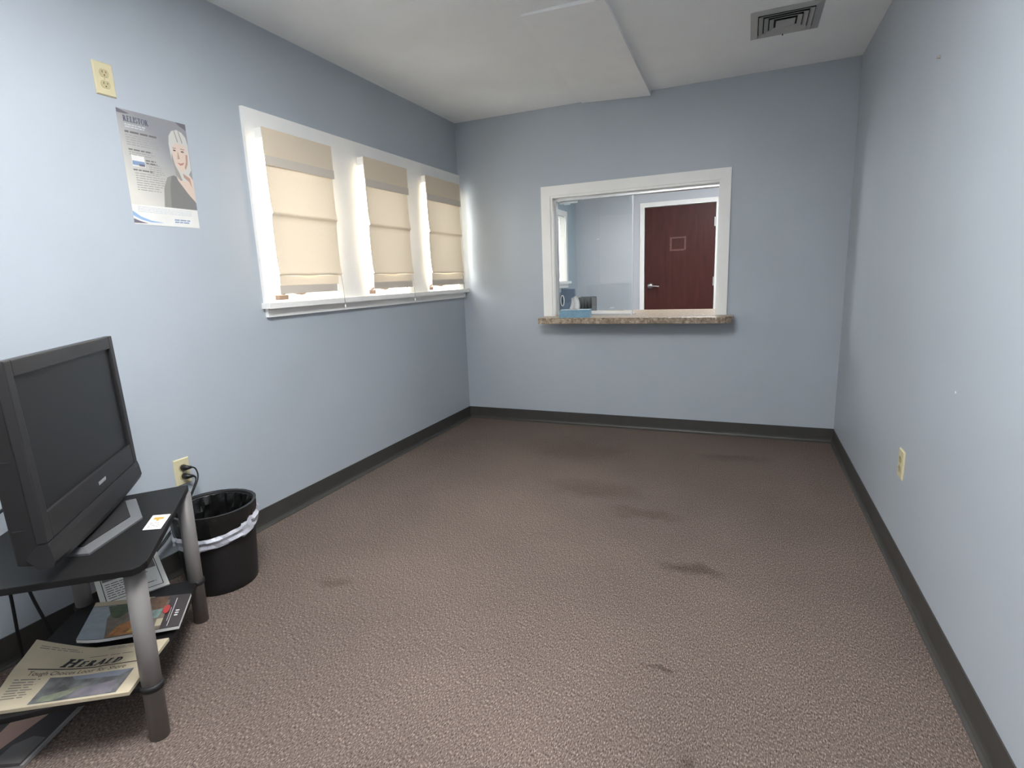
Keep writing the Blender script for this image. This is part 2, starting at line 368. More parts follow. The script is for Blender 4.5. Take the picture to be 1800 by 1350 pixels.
# roman shades
SH = [(2.09, 2.570, 'leftmost cream roman shade, nearest the poster, glowing with daylight', .03), (2.85, 3.312, 'middle cream roman shade of the three, glowing with daylight', .012),
      (3.57, 4.080, 'cream roman shade beside the room corner, glowing with daylight', .0)]
for (a, b, lab, slip) in SH:
    t = thing('roman_shade', lab, 'shade', 'cream roman shades on the left windows', loc=(.06, (a+b)/2, 1.165))
    obj('headrail', box(B(), .018, .062, a, b, 1.905, 1.952), 'trim', t, bevel=.002)
    # hanging cloth with two soft folds, bottom slightly drawn to the near side
    bm = B(); rows = []
    prof = [(.058, 1.93), (.060, 1.80), (.061, 1.70), (.064, 1.61), (.070, 1.568), (.073, 1.558), (.064, 1.552), (.060, 1.52), (.060, 1.42), (.063, 1.32), (.069, 1.275), (.073, 1.265), (.064, 1.258)]
    for x, z in prof:
        f = (1.93-z)/.7; rows.append([bm.verts.new((x+.003*math.sin(k/8*math.pi)*f, a+.004+(b-a-.008-slip*f*.3)*k/8, z+.002*math.sin(k*1.3)*f)) for k in range(9)])
    for j in range(len(rows)-1):
        for k in range(8): bm.faces.new((rows[j][k], rows[j][k+1], rows[j+1][k+1], rows[j+1][k]))
    obj('cloth_panel', bm, 'shade', t, smooth=True)
    obj('valance', box(B(), .0655, .0665, a, b, 1.805, 1.955), 'shade2' if False else 'shade', t)
    obj('valance_top_band', box(B(), .0645, .0655, a, b, 1.915, 1.954), 'shade2', t)
    obj('valance_hem', box(B(), .0665, .0695, a, b+.002, 1.783, 1.827), 'shade2', t)
    for zz in (1.556, 1.262):
        obj('batten', box(B(), .058, .0635, a+.01, b-.012-slip*.3, zz-.006, zz+.004), 'trim', t)
    bm = B(); bm.faces.new([bm.verts.new(q) for q in ((.061, a+.008, 1.205), (.061, b-.008-slip, 1.205), (.063, b-.008-slip, 1.262), (.063, a+.008, 1.262))])
    obj('bottom_fold', bm, 'shade', t)
    obj('bottom_hem', box(B(), .059, .065, a+.006, b-.006-slip*1.6, 1.167, 1.210), 'shade2', t, bevel=.002)
    yc = b-.008
    cd = obj('lift_cord', tube(B(), spline([(.060, yc-.006, 1.30), (.064, yc, 1.2), (.066, yc+.002, 1.13), (.063, yc+.006, 1.083)], 4), .0012, 5), 'greyink', t)
    obj('cord_tassel', tube(B(), [(.063, yc+.006, 1.087), (.063, yc+.007, 1.078), (.063, yc+.007, 1.070)], [.002, .0042, .003], 8), 'trim', t)
    adopt(t)
    if a > 3.5: t.location.x -= .012                    # the corner shade hangs closer to its casing

# ------------------------------------------------------------------ windows in the wall behind the camera, the second added for light
tr = thing('trim_2', 'white casings around the two windows behind the viewpoint', 'trim', kind='structure', loc=(1.0, YF, 1))
for a, b in RWIN:
    obj('casing', ringbox(B(), 'y', YF, YF+.018, a-.06, b+.065, RZ[0], RZ[1]+.065, .06, .001), 'trim', tr)
    obj('stool', box(B(), a-.06, b+.08, YF-.1, YF+.055, RZ[0]-.028, RZ[0]), 'trim', tr, bevel=.004)
adopt(tr)
for i, (a, b) in enumerate(RWIN):
    casement('window_%d' % (i+4), 'y', a, b, RZ[0], RZ[1], 'white casement window behind the viewpoint, ' + ['next to the left wall', 'added for light away from the left wall'][i], sgn=-1, d0=YF, crank=False)
    t = thing('sheer_shade', 'sheer pale shade behind the viewpoint, ' + ['next to the left wall', 'added for light away from the left wall'][i], 'shade', 'sheer shades behind the viewpoint', loc=((a+b)/2, YF+.03, 1.1))
    obj('roller', tube(B(), [(a-.02, YF+.045, 2.06), (b+.02, YF+.045, 2.06)], .02, 16), 'trim', t, smooth=True)
    obj('sheer_cloth', box(B(), a-.01, b+.01, YF+.027, YF+.028, 1.10, 2.05), 'sheer', t)
    obj('bottom_bar', box(B(), a-.01, b+.01, YF+.022, YF+.033, 1.085, 1.10), 'trim', t)
    adopt(t)

# ------------------------------------------------------------------ service window in the back wall
tr = thing('trim_3', 'white casing and lining around the reception window', 'trim', kind='structure', loc=(1.41, D, .9))
cx0, cx1, cz1 = .727, 2.095, 1.878
obj('side_casing', box(B(), cx0, SW[0], D-.018, D, .888, SW[3]), 'trim', tr, bevel=.001)
obj('side_casing', box(B(), SW[1], cx1, D-.018, D, .888, SW[3]), 'trim', tr, bevel=.001)
obj('head_casing', box(B(), cx0, cx1, D-.018, D, SW[3], cz1), 'trim', tr, bevel=.001)
for a, b, c, d in ((SW[0], SW[0]+.016, .888, SW[3]), (SW[1]-.016, SW[1], .888, SW[3]), (SW[0]+.016, SW[1]-.016, SW[3]-.016, SW[3])):
    obj('jamb_lining', box(B(), a, b, D-.01, D+.125, c, d), 'trim', tr)
adopt(tr)
gw = thing('window_7', 'sliding clear glass pane covering the left half of the reception opening', 'window', kind='structure', loc=(1.1, D+.06, .888))
gx0, gx1, gy = SW[0]+.016, 1.42, D+.062
obj('upper_track', box(B(), gx0, SW[1]-.016, D+.035, D+.095, 1.768, 1.789), 'alu', gw, bevel=.002)
obj('lower_track', box(B(), gx0, gx1+.02, D+.04, D+.085, .8885, .900), 'alu', gw, bevel=.002)
obj('bottom_rail', box(B(), gx0+.01, gx1, gy-.006, gy+.006, .900, .922), 'trim', gw, bevel=.001)
obj('glass_pane', box(B(), gx0+.012, gx1-.004, gy-.003, gy+.003, .922, 1.770), 'glass', gw)
obj('edge_strip', box(B(), gx1-.004, gx1+.003, gy-.005, gy+.005, .900, 1.768), 'alu', gw)
obj('side_channel', box(B(), gx0, gx0+.014, D+.04, D+.085, .900, 1.768), 'alu', gw)
obj('end_stop', box(B(), gx1-.004, gx1+.008, D+.015, D+.038, .8885, .912), 'tape', gw, bevel=.002)
obj('end_stop', box(B(), gx0+.04, gx0+.052, D+.015, D+.038, .8885, .912), 'tape', gw, bevel=.002)
adopt(gw)
bt = thing('glass_bracket', 'small white plastic bracket at the top left of the reception glass', 'bracket', loc=(.93, D+.08, 1.76))
obj('bracket_body', box(B(), .845, .985, D+.072, D+.092, 1.752, 1.766), 'trim', bt, bevel=.003)
obj('bracket_end', box(B(), .965, .99, D+.070, D+.096, 1.756, 1.776), 'tape', bt, bevel=.003)
obj('bracket_clip', box(B(), .885, .93, D+.070, D+.094, 1.744, 1.753), 'tape', bt, bevel=.002)
adopt(bt)
for (x, z, w, h, lab) in ((1.155, 1.468, .020, .007, 'tiny white tape scrap high on the reception glass'), (1.262, .945, .035, .006, 'thin white tape scrap low on the reception glass')):
    bm = B(); prism(bm, [(x-w/2, z-h/2), (x+w/2, z-h*.3), (x+w/2, z+h/2), (x-w*.4, z+h*.35)], gy-.0036, gy-.003, lambda a, b, c: Vector((a, c, b)))
    tag(obj('tape_scrap', bm, 'tape'), lab, 'tape')

# counter slab through the opening, outer corners rounded
def arc(cx, cy, r, a0, a1, n=6): return [(cx+r*math.cos(math.radians(a0+(a1-a0)*i/n)), cy+r*math.sin(math.radians(a0+(a1-a0)*i/n))) for i in range(n+1)]
yf = 3.955
pts = arc(.735+.03, yf+.03, .03, 180, 270) + arc(2.14-.10, yf+.10, .10, 270, 360) + [(2.14, D-.0), (SW[1]-.001, D-.0), (SW[1]-.001, 4.80), (SW[0]+.001, 4.80), (SW[0]+.001, D-.0), (.735, D-.0)]
tag(obj('reception_counter', prism(B(), pts, .8425, .888), 'granite', bevel=.004), 'speckled brown laminate counter shelf below the reception window', 'counter')

# tissue box on the counter
tb = thing('tissue_box', 'pale blue tissue box with a white tissue on the counter', 'tissue box', loc=(1.02, 4.03, .888))
mx = Matrix.Translation((1.022, 4.035, .888)) @ Matrix.Rotation(math.radians(8), 4, 'Z')
obj('carton', box(B(), -.115, .115, -.058, .058, 0, .057, mx), 'tbox', tb, bevel=.002)
obj('carton_top', box(B(), -.113, .113, -.056, .056, .057, .0578, mx), 'tbox2', tb)
bm = B(); prism(bm, [(.07*math.cos(k*.3142)-.01, .022*math.sin(k*.3142)) for k in range(20)], .0578, .0584, lambda x, y, z: mx @ Vector((x, y, z))); obj('opening', bm, 'tissue', tb)
bm = B(); rows = []
for j in range(6):
    f = j/5
    rows.append([mx @ Vector((-.055+.005*math.sin(f*3)+(k/12)*(.085-.02*f*f)+(.012*f if k == 0 else 0)+.02*f*(1-k/12), .012*math.sin(k*1.1)*(1-.3*f)+.02*(k/12-.5), .056+f*(.085+.025*(k/12) if k else .07))) for k in range(13)])
vs = [[bm.verts.new(c) for c in r] for r in rows]
for j in range(5):
    for k in range(12): bm.faces.new((vs[j][k], vs[j][k+1], vs[j+1][k+1], vs[j+1][k]))
bmesh.ops.solidify(bm, geom=bm.faces[:], thickness=.001)
obj('tissue', bm, 'tissue', tb, smooth=True)
adopt(tb)

# ------------------------------------------------------------------ office beyond the glass
OZ = DO
slab('floor_office', 0, 3.2, D+.12, OZ, -.12, 0, 'officefloor', 'carpet floor of the office beyond the reception window', 'floor')
slab('ceiling_office', 0, 3.2, D+.12, OZ, H, H+.12, 'ceiling', 'white ceiling of the office beyond the reception window', 'ceiling')
wall('wall_office_left', 'x', 0, -T, D+.06, OZ+T, [(a, b, 1.127, 1.95) for a, b in OWIN], 'office_paint', 'blue-grey office wall with a bright window, seen through the glass', z0=-.12, z1=H+.12)
wall('wall_office_right', 'x', 3.2, 3.2+T, D+.06, OZ+T, [], 'office_light_paint', 'pale office wall out of view to the right', z0=-.12, z1=H+.12)
DX = (.955, 1.828)
wall('wall_office_back', 'y', OZ, OZ+T, 0, 3.2, [(DX[0]-.02, DX[1]+.02, 0, 2.05)], 'office_light_paint', 'pale far office wall around the brown door', z0=-.12, z1=H+.12)
slab('wall_office_near', W, 3.2, D+.06, D+.12, -.12, H+.12, 'office_light_paint', 'short office wall beside the reception wall', 'wall')
tr = thing('trim_4', 'white casing and sill of the bright office window', 'trim', kind='structure', loc=(0, 6.6, 1.1))
for a, b in OWIN:
    obj('casing', ringbox(B(), 'x', 0, .018, a-.065, b+.065, 1.127-.0, 2.02, .065, .001), 'trim', tr)
    obj('stool', box(B(), -.1, .055, a-.09, b+.09, 1.098, 1.127), 'trim', tr, bevel=.003)
    obj('apron', box(B(), 0, .02, a-.06, b+.06, 1.045, 1.098), 'trim', tr)
adopt(tr)
for i, (a, b) in enumerate(OWIN):
    if i: tag(obj('sheer_shade', box(B(), -.071, -.070, a+.02, b-.02, 1.17, 1.935), 'sheer_bright'), 'sheer pale cloth added to dim the bright office window', 'shade')  # cloth added to cut the daylight from this window
    casement('window_%d' % (8+i), 'x', a, b, 1.127, 1.95, ['unseen office window added for light left of the opening', 'bright unshaded office window seen through the reception glass'][i])
d = thing('door_1', 'brown veneer door with lever handle seen through the reception opening', 'door', kind='structure', loc=(1.39, OZ, 0))
obj('door_frame', ringbox(B(), 'y', OZ-.014, OZ+.10, DX[0]-.065, DX[1]+.065, 0, 2.095, .058, .001), 'trim', d)
lf = obj('door_leaf', box(B(), DX[0], DX[1], OZ+.004, OZ+.045, .012, 2.03), 'doorwood', d, bevel=.001)
yl = OZ+.004
lv = obj('lever_handle', tube(B(), spline([(DX[0]+.075, yl-.03, 1.02), (DX[0]+.075, yl-.055, 1.02), (DX[0]+.10, yl-.06, 1.02), (DX[0]+.15, yl-.058, 1.018), (DX[0]+.195, yl-.055, 1.012)], 5), .010, 10), 'steel', d, smooth=True)
bm = B(); tube(bm, [(DX[0]+.075, yl, 1.02), (DX[0]+.075, yl-.012, 1.02), (DX[0]+.075, yl-.034, 1.02)], [.042, .040, .026], 24); obj('rose', bm, 'steel', d, smooth=True)
obj('light_leak_stop', ringbox(B(), 'y', OZ+.046, OZ+.10, DX[0]-.03, DX[1]+.03, -.02, 2.06, .045, .05), 'trim', d)  # added behind the leaf edges to block daylight leaking through the gap
for z in (.25, 1.06, 1.80):
    obj('hinge', tube(box(B(), DX[1]-.012, DX[1]+.022, OZ-.003, OZ+.003, z-.055, z+.055), [(DX[1]+.004, OZ-.008, z-.057), (DX[1]+.004, OZ-.008, z+.057)], .007, 8), 'steel', d)
bm = B(); q = (1.275, 1.475, 1.465, 1.64)
for a, b, c, e in ((q[0], q[0]+.022, q[2], q[3]), (q[1]-.02, q[1], q[2]+.01, q[3]+.004), (q[0]+.022, q[1]-.02, q[2], q[2]+.02), (q[0]+.022, q[1]-.02, q[3]-.018, q[3])):
    box(bm, a, b, yl-.0008, yl, c, e)
rs = obj('tape_residue', bm, 'residue', d); rs['label'] = 'square outline of old tape residue'
adopt(d)
# things on the office side of the counter
t = thing('file_holder', 'slate blue plastic file holder with an oval hole behind the glass', 'file holder', loc=(.79, 4.55, .888))
mx = Matrix.Translation((.775, 4.56, .888)) @ Matrix.Rotation(math.radians(14), 4, 'Z')
obj('back_plate', box(B(), -.035, .085, .04, .046, 0, .20, mx), 'binder', t, bevel=.002)
obj('side_plate', box(B(), -.04, -.034, -.07, .046, 0, .175, mx), 'binder', t, bevel=.002)
obj('front_plate', box(B(), -.035, .085, -.07, -.064, 0, .085, mx), 'binder', t, bevel=.002)
obj('stepped_divider', box(B(), -.03, .11, -.01, -.004, 0, .14, mx), 'binder', t, bevel=.002)
obj('bottom_plate', box(B(), -.04, .085, -.07, .046, 0, .004, mx), 'binder', t)
bm = B(); tube(bm, [mx @ Vector((-.018+.014*math.cos(k*math.pi/8), -.072, .105+.045*math.sin(k*math.pi/8))) for k in range(17)], .004, 6); obj('oval_grip', bm, 'trim', t, smooth=True)
adopt(t)
t = thing('file_rack', 'grey vertical file rack behind the tissue box', 'file rack', loc=(.96, 4.6, .888))
for k in range(6): obj('divider', box(B(), .885+k*.026, .889+k*.026, 4.54, 4.68, .892, 1.012), 'rack', t, bevel=.001)
obj('back_panel', box(B(), .882, 1.022, 4.68, 4.685, .892, 1.016), 'rack', t)
obj('base_plate', box(B(), .88, 1.024, 4.535, 4.685, .888, .892), 'rack', t)
adopt(t)
bm = B(); prism(bm, [(1.06, 4.52), (1.19, 4.60), (1.25, 4.70), (1.12, 4.64)], .8882, .896)
tag(obj('paper_packet', bm, 'kraft', bevel=.001), 'flat tan paper packet lying on the office side of counter', 'paper')

# ------------------------------------------------------------------ ceiling things
pn = thing('ceiling_panel', 'white flat panel hanging slightly below the ceiling at back wall', 'panel', loc=(1.3, 3.4, H))
def cp(x, y, top):                                                  # left edge flush, right edge dropped
    drop = (.004+.026*(x-1.07)/.48)*(.45+.55*min(1, (y-2.70)/.9))
    return Vector((x, y, H-.0005 if top else H-drop-.006))
bm = B(); q = [(1.165, 2.70), (1.575, 2.70), (1.555, D-.012), (1.06, D-.012)]
hi = [bm.verts.new(cp(x, y, True)) for x, y in q]; lo = [bm.verts.new(cp(x, y, False)) for x, y in q]
bm.faces.new(hi); bm.faces.new(lo[::-1])
for i in range(4): bm.faces.new((hi[i], lo[i], lo[(i+1) % 4], hi[(i+1) % 4]))
bmesh.ops.recalc_face_normals(bm, faces=bm.faces)
obj('board', bm, 'panelwhite', pn)
adopt(pn)

vt = thing('ceiling_vent', 'square white louvred air diffuser on the ceiling near right wall', 'vent', loc=(2.345, 3.40, H))
vc = (2.345, 3.40)
def sqring(bm, r0, z0, r1, z1, th):
    ps = []
    for (r, z) in ((r0, z0), (r1, z1), (r1, z1+th), (r0, z0+th)):
        ps.append([bm.verts.new((vc[0]+sx*r, vc[1]+sy*r*1.06, z)) for sx, sy in ((-1, -1), (1, -1), (1, 1), (-1, 1))])
    for j in range(4):
        for i in range(4): bm.faces.new((ps[j][i], ps[j][(i+1) % 4], ps[(j+1) % 4][(i+1) % 4], ps[(j+1) % 4][i]))
    bmesh.ops.recalc_face_normals(bm, faces=bm.faces); return bm
obj('flange', sqring(B(), .163, H-.004, .128, H-.010, .003), 'vent', vt)
bm = B(); box(bm, vc[0]-.13, vc[0]+.13, vc[1]-.135, vc[1]+.135, H-.0015, H-.0005); obj('throat', bm, 'ventdark', vt)
for r in (.124, .099, .074):
    obj('louvre', sqring(B(), r, H-.016, r-.020, H-.006, .002), 'vent', vt)
bm = B(); box(bm, vc[0]-.044, vc[0]+.044, vc[1]-.046, vc[1]+.046, H-.016, H-.012); obj('centre_plate', bm, 'vent', vt, bevel=.001)
obj('damper_lever', tube(B(), [(vc[0]-.005, vc[1]+.135, H-.008), (vc[0]-.005, vc[1]+.138, H-.022)], .003, 6), 'slot', vt)
adopt(vt)

# flat fluorescent panel lamp on the ceiling above the viewpoint, plus the added office one
for lx, ly, lpow, lab in LAMPS:
    lp = thing('ceiling_lamp', lab, 'ceiling lamp', loc=(lx, ly, H))
    em = bpy.data.materials.new('lit_diffuser'); em.use_nodes = True; P_ = em.node_tree.nodes['Principled BSDF']
    P_.inputs['Base Color'].default_value = (.9, .9, .9, 1); P_.inputs['Emission Color'].default_value = (.965, .985, 1.0, 1); P_.inputs['Emission Strength'].default_value = lpow
    hs = obj('housing', ringbox(B(), 'x', 0, .02, -.305, .305, -.61, .61, .03), 'trim', lp)
    for v in hs.data.vertices: v.co = Vector((lx+v.co.y, ly+v.co.z, H-v.co.x*.6-.0005))
    obj('diffuser', box(B(), lx-.275, lx+.275, ly-.58, ly+.58, H-.009, H-.0006), em, lp)
    adopt(lp)

# ------------------------------------------------------------------ outlets
def outlet(c, nrm, label):
    """duplex outlet; plate 70 x 115 mm on the wall at c, facing nrm"""
    n = Vector(nrm); U = Vector((0, 0, 1)).cross(n); t = thing('wall_outlet', label, 'outlet', 'ivory duplex wall outlets', loc=c)
    F = Matrix(((U.x, 0, n.x, 0), (U.y, 0, n.y, 0), (U.z, 1, n.z, 0), (0, 0, 0, 1)))      # local x along wall, y up, z out
    def tr_(bm):
        for v in bm.verts: v.co = F @ v.co
        bmesh.ops.recalc_face_normals(bm, faces=bm.faces); return bm
    bm = B(); bq = [(-.035, -.0575), (.035, -.0575), (.035, .0575), (-.035, .0575)]
    lo = [bm.verts.new((x, y, 0)) for x, y in bq]; md = [bm.verts.new((x, y, .003)) for x, y in bq]; hi = [bm.verts.new((x*.9, y*.94, .0065)) for x, y in bq]
    for a, b in ((lo, md), (md, hi)):
        for i in range(4): bm.faces.new((a[i], a[(i+1) % 4], b[(i+1) % 4], b[i]))
    bm.faces.new(hi); bm.faces.new(lo[::-1]); obj('cover_plate', tr_(bm), 'ivory', t)
    for s in (-1, 1):
        out = [(.017*math.cos(math.radians(a)), s*.0195+max(-.0135, min(.0135, .017*math.sin(math.radians(a))))) for a in range(0, 360, 15)]
        so = obj('socket', tr_(prism(B(), out, .0066, .0085)), 'ivoryd', t)
        bm = B(); box(bm, -.0075, -.0055, s*.0195+.000, s*.0195+.008, .0086, .0089); box(bm, .0055, .0075, s*.0195+.001, s*.0195+.0075, .0086, .0089)
        prism(bm, [(.0024*math.cos(k*.785), s*.0195-.007+.0024*math.sin(k*.785)) for k in range(8)], .0086, .0089); obj('slots', tr_(bm), 'slot', so)
    obj('screw', tr_(prism(B(), [(.003*math.cos(k*.785), .003*math.sin(k*.785)) for k in range(8)], .0066, .0078)), 'ivoryd', t)
    return t
outlet((0, 1.434, 1.981), (1, 0, 0), 'ivory wall outlet mounted high above the poster')
outlet((0, 1.487, .436), (1, 0, 0), 'low ivory wall outlet with two black plugs behind the wastebasket')
outlet((W, 2.46, .426), (-1, 0, 0), 'low ivory wall outlet alone on the right wall')
def plug(z, path, label):
    t = thing('power_cord', label, 'power cord', 'black cords plugged in at the wall', loc=(.01, 1.487, z))
    bm = B(); tube(bm, [(.0092, 1.487, z), (.022, 1.487, z), (.030, 1.489, z), (.036, 1.497, z-.001), (.037, 1.508, z-.003)], [.0125, .0125, .011, .008, .005], 10); obj('plug', bm, 'cord', t, smooth=True)
    obj('cable', tube(B(), spline([(.037, 1.508, z-.003)]+path, 6), .0032, 8), 'cord', t, smooth=True); adopt(t)
plug(.4555, [(.04, 1.522, z_) for z_ in (.440,)]+[(.05, 1.520, .405), (.055, 1.49, .36), (.05, 1.42, .27), (.05, 1.28, .16), (.06, 1.12, .06), (.07, .95, .004)], 'black power cord in the upper socket of the low outlet')
plug(.4165, [(.04, 1.516, .40), (.045, 1.50, .37), (.032, 1.46, .30), (.030, 1.36, .19), (.035, 1.22, .11), (.045, 1.05, .004), (.06, .85, .004)], 'black power cord in the lower socket of the low outlet')

# small marks on the right wall
bm = B(); tube(bm, [(W, 2.512, 1.903), (W-.004, 2.512, 1.903), (W-.010, 2.510, 1.901)], [.006, .005, .003], 8)
tag(obj('wall_anchor', bm, 'anchor', smooth=True), 'tiny bent hook left high on the right wall', 'hook')
bm = B(); tube(bm, [(W, 1.984, .814), (W-.001, 1.984, .814)], .004, 8)
tag(obj('filler_spot', bm, 'tape'), 'tiny white filler dab low on the right wall', 'filler')

# ------------------------------------------------------------------ lettering and print helpers (outlines in a unit frame)
def polybar(p, q, w0, w1=None):
    w1 = w0 if w1 is None else w1
    p = Vector(p); q = Vector(q); n = Vector((-(q-p).y, (q-p).x)).normalized()
    return [tuple(p+n*w0/2), tuple(q+n*w1/2), tuple(q-n*w1/2), tuple(p-n*w0/2)]
def rect(x0, x1, y0, y1): return [(x0, y0), (x1, y0), (x1, y1), (x0, y1)]
def bowl(cx, cy, rx, ry, a0, a1, w, thin, n=10):
    out = []
    for i in range(n):
        q = []
        for a in (a0+(a1-a0)*i/n, a0+(a1-a0)*(i+1)/n):
            a = math.radians(a); ww = thin+(w-thin)*abs(math.cos(a)); q.append(((cx+rx*math.cos(a), cy+ry*math.sin(a)), (cx+(rx-ww)*math.cos(a), cy+(ry-thin)*math.sin(a))))
        out.append([q[0][0], q[1][0], q[1][1], q[0][1]])
    return out
def glyph(c, t, s):
    """serif capital, cap height 1: polygons and advance width"""
    st = lambda x: [rect(x, x+t, 0, 1), rect(x-.07, x+t+.07, 0, s), rect(x-.07, x+t+.07, 1-s, 1)]
    if c == 'H': return st(.07)+st(.63)+[rect(.07+t, .63, .47, .47+s)], .77+t
    if c == 'E': return st(.07)+[rect(.07, .62, 0, s), rect(.07, .60, 1-s, 1), rect(.07, .48, .47, .47+s), rect(.56, .62, 0, .26), rect(.54, .60, .76, 1), rect(.43, .48, .36, .64)], .70
    if c == 'L': return st(.07)+[rect(.07, .60, 0, s), rect(.54, .60, 0, .28)], .66
    if c == 'I': return st(.07), .14+t
    if c == 'T': return [rect(.35-t/2, .35+t/2, 0, 1), rect(.22, .48, 0, s), rect(.0, .70, 1-s, 1), rect(0, .06, .72, 1), rect(.64, .70, .72, 1)], .74
    if c == 'D': return st(.07)+bowl(.3, .5, .46, .5, -90, 90, t, s)+[rect(.07, .3, 0, s), rect(.07, .3, 1-s, 1)], .82
    if c == 'R': return st(.07)+bowl(.32, .74, .28, .26, -90, 90, t, s)+[rect(.07, .32, .48, .48+s), rect(.07, .32, 1-s, 1), polybar((.36, .5), (.66, .02), t), rect(.56, .80, 0, s)], .80
    if c == 'A': return [polybar((.08, 0), (.42, 1), s*1.1), polybar((.40, 1), (.74, 0), t), rect(.2, .6, .30, .30+s), rect(-.02, .2, 0, s), rect(.60, .86, 0, s)], .84
    if c == 'O': return bowl(.42, .5, .42, .52, 0, 360, t, s, 20), .86
    if c == 'S': return bowl(.3, .74, .27, .27, 20, 250, t, s, 10)+bowl(.32, .27, .28, .28, 70, -160, t, s, 10)+[rect(.5, .55, .68, .94), rect(.05, .10, .06, .34)], .64
    return [], .35
def word(txt, h, t=.17, s=.08, slant=0, gap=.06, first=1.0, narrow=1.0):
    polys = []; x = 0
    for i, c in enumerate(txt):
        g, a = glyph(c, t, s); k = h*(first if i == 0 else 1)
        for p in g: polys.append([((x+px*k*narrow)+slant*py*k, py*k) for px, py in p])
        x += (a+gap)*k*narrow
    return polys, x
def flat_print(name, polys, mp, h, m, parent, off=(0, 0)):
    """ink: outlines laid on a sheet; mp(a,b,h) maps sheet coordinates to space"""
    bm = B()
    for p in polys:
        vs = [bm.verts.new(mp(a+off[0], b+off[1], h)) for a, b in p]
        try: bm.faces.new(vs)
        except ValueError: pass
    return obj(name, bm, m, parent)
def para(x0, x1, ytop, lines, lh, hh, ragged=.25, rnd=random):
    out = []
    for i in range(lines):
        x = x0; y = ytop-i*lh; end = x1-(x1-x0)*ragged*rnd.random()
        while x < end:
            w = min(lh*(.8+rnd.random()*2.2), end-x); out.append(rect(x, x+w, y-hh, y)); x += w+lh*.35
    return out
def fonttext(txt, h, slant=0):
    cu = bpy.data.curves.new('t', 'FONT'); cu.body = txt; cu.size = h; cu.shear = slant
    to = bpy.data.objects.new('t', cu); me = to.to_mesh(); polys = [[(me.vertices[i].co.x, me.vertices[i].co.y) for i in p.vertices] for p in me.polygons]
    to.to_mesh_clear(); bpy.data.objects.remove(to); bpy.data.curves.remove(cu); return polys

# ------------------------------------------------------------------ poster on the left wall (280 x 425 mm)
PW, PH = .281, .424
po = thing('poster', 'medicine poster with a smiling grey-haired woman on the left wall', 'poster', loc=(.001, 1.459, 1.468))
pm = lambda a, b, h: Vector((h, a, b))                               # a along +y, b up, h off the wall
obj('sheet', box(B(), 0, .0008, 0, PW, 0, PH), 'paper', po)
bmq = B(); prism(bmq, [(0, .075), (PW, .075), (PW, PH), (0, PH)], .0009, .0011, pm)
obj('photo_ground', bmq, poster_mat(), po)
for nm, c in (('hair', (196, 194, 188)), ('hairdark', (150, 146, 140)), ('skin', (208, 188, 174)), ('skinsh', (172, 140, 126)), ('sweater', (122, 121, 119)), ('sweater2', (140, 138, 132)),
              ('lips', (176, 126, 118)), ('navy', (78, 80, 96)), ('blueswoosh', (146, 176, 210)), ('purple', (108, 102, 110)), ('boxblue', (130, 150, 180)), ('footgrey', (196, 198, 202)), ('textgrey', (150, 147, 144)), ('eye', (84, 78, 76))):
    M[nm] = mat('print_'+nm, rgb(*c), .55)
def blob(cx, cy, rx, ry, n=22, a0=0, a1=360): return [(cx+rx*math.cos(math.radians(a0+(a1-a0)*i/n)), cy+ry*math.sin(math.radians(a0+(a1-a0)*i/n))) for i in range(n if a1-a0 == 360 else n+1)]
pt = obj('portrait', B(), 'hair', po); pt['label'] = 'printed portrait of a woman in a dark top'
def ink(n, polys, m, h, par=po): return flat_print(n, polys, pm, h, m, par)
ink('sweater', [[(.135, .076), (.145, .15), (.165, .195), (.195, .208), (.222, .20), (.25, .15), (PW, .105), (PW, .076)]], 'sweater', .0013, pt)
ink('sweater_fold', [[(.135, .076), (.145, .15), (.165, .195), (.185, .205), (.172, .16), (.165, .076)]], 'sweater2', .0015, pt)
ink('neck', [[(.205, .215), (.212, .19), (.25, .14), (PW, .107), (PW, .20), (.262, .225), (.24, .25)]], 'skin', .0015, pt)
ink('neck_shade', [[(.238, .222), (.268, .205), (.272, .165), (.262, .19), (.24, .205)]], 'skinsh', .0017, pt)
ink('hair_back', [[(.196, .275), (.193, .33), (.198, .362), (.212, .384), (.236, .393), (.258, .386), (.273, .37), (PW-.002, .34), (PW-.002, .24), (.262, .215), (.252, .19), (.225, .19), (.205, .21)]], 'hair', .0016, pt)
ink('face', [[(.203, .335), (.214, .345), (.25, .344), (.268, .33), (.271, .29), (.266, .262), (.254, .238), (.238, .226), (.224, .234), (.212, .256), (.204, .288)]], 'skin', .0019, pt)
ink('cheek_shade', [[(.262, .30), (.271, .30), (.266, .262), (.254, .238), (.25, .245), (.259, .27)]], 'skinsh', .0021, pt)
ink('fringe', [[(.198, .305), (.197, .362), (.212, .384), (.236, .393), (.258, .386), (.272, .368), (.274, .325), (.262, .338), (.244, .334), (.228, .342), (.212, .330), (.205, .318)]], 'hair', .0022, pt)
ink('hair_strands', [[(.196, .272), (.2, .30), (.208, .25), (.222, .222), (.232, .192), (.222, .19), (.205, .21)], [(.222, .385), (.226, .388), (.236, .345), (.232, .343)], [(.24, .388), (.245, .387), (.256, .345), (.252, .342)]], 'hairdark', .0024, pt)
ink('eyes', [blob(.214, .309, .0065, .0028), blob(.249, .309, .0075, .0028), rect(.207, .222, .317, .319), rect(.241, .259, .318, .320)], 'eye', .0024, pt)
ink('nose', [[(.227, .305), (.229, .305), (.233, .278), (.222, .276), (.224, .281)]], 'skinsh', .0024, pt)
ink('mouth', [[(.221, .263), (.232, .26), (.252, .267), (.244, .256), (.232, .252), (.224, .257)]], 'lips', .0024, pt)
wp, ww = word('RELISTOR', .0215, t=.22, s=.09, gap=.02, narrow=.78)
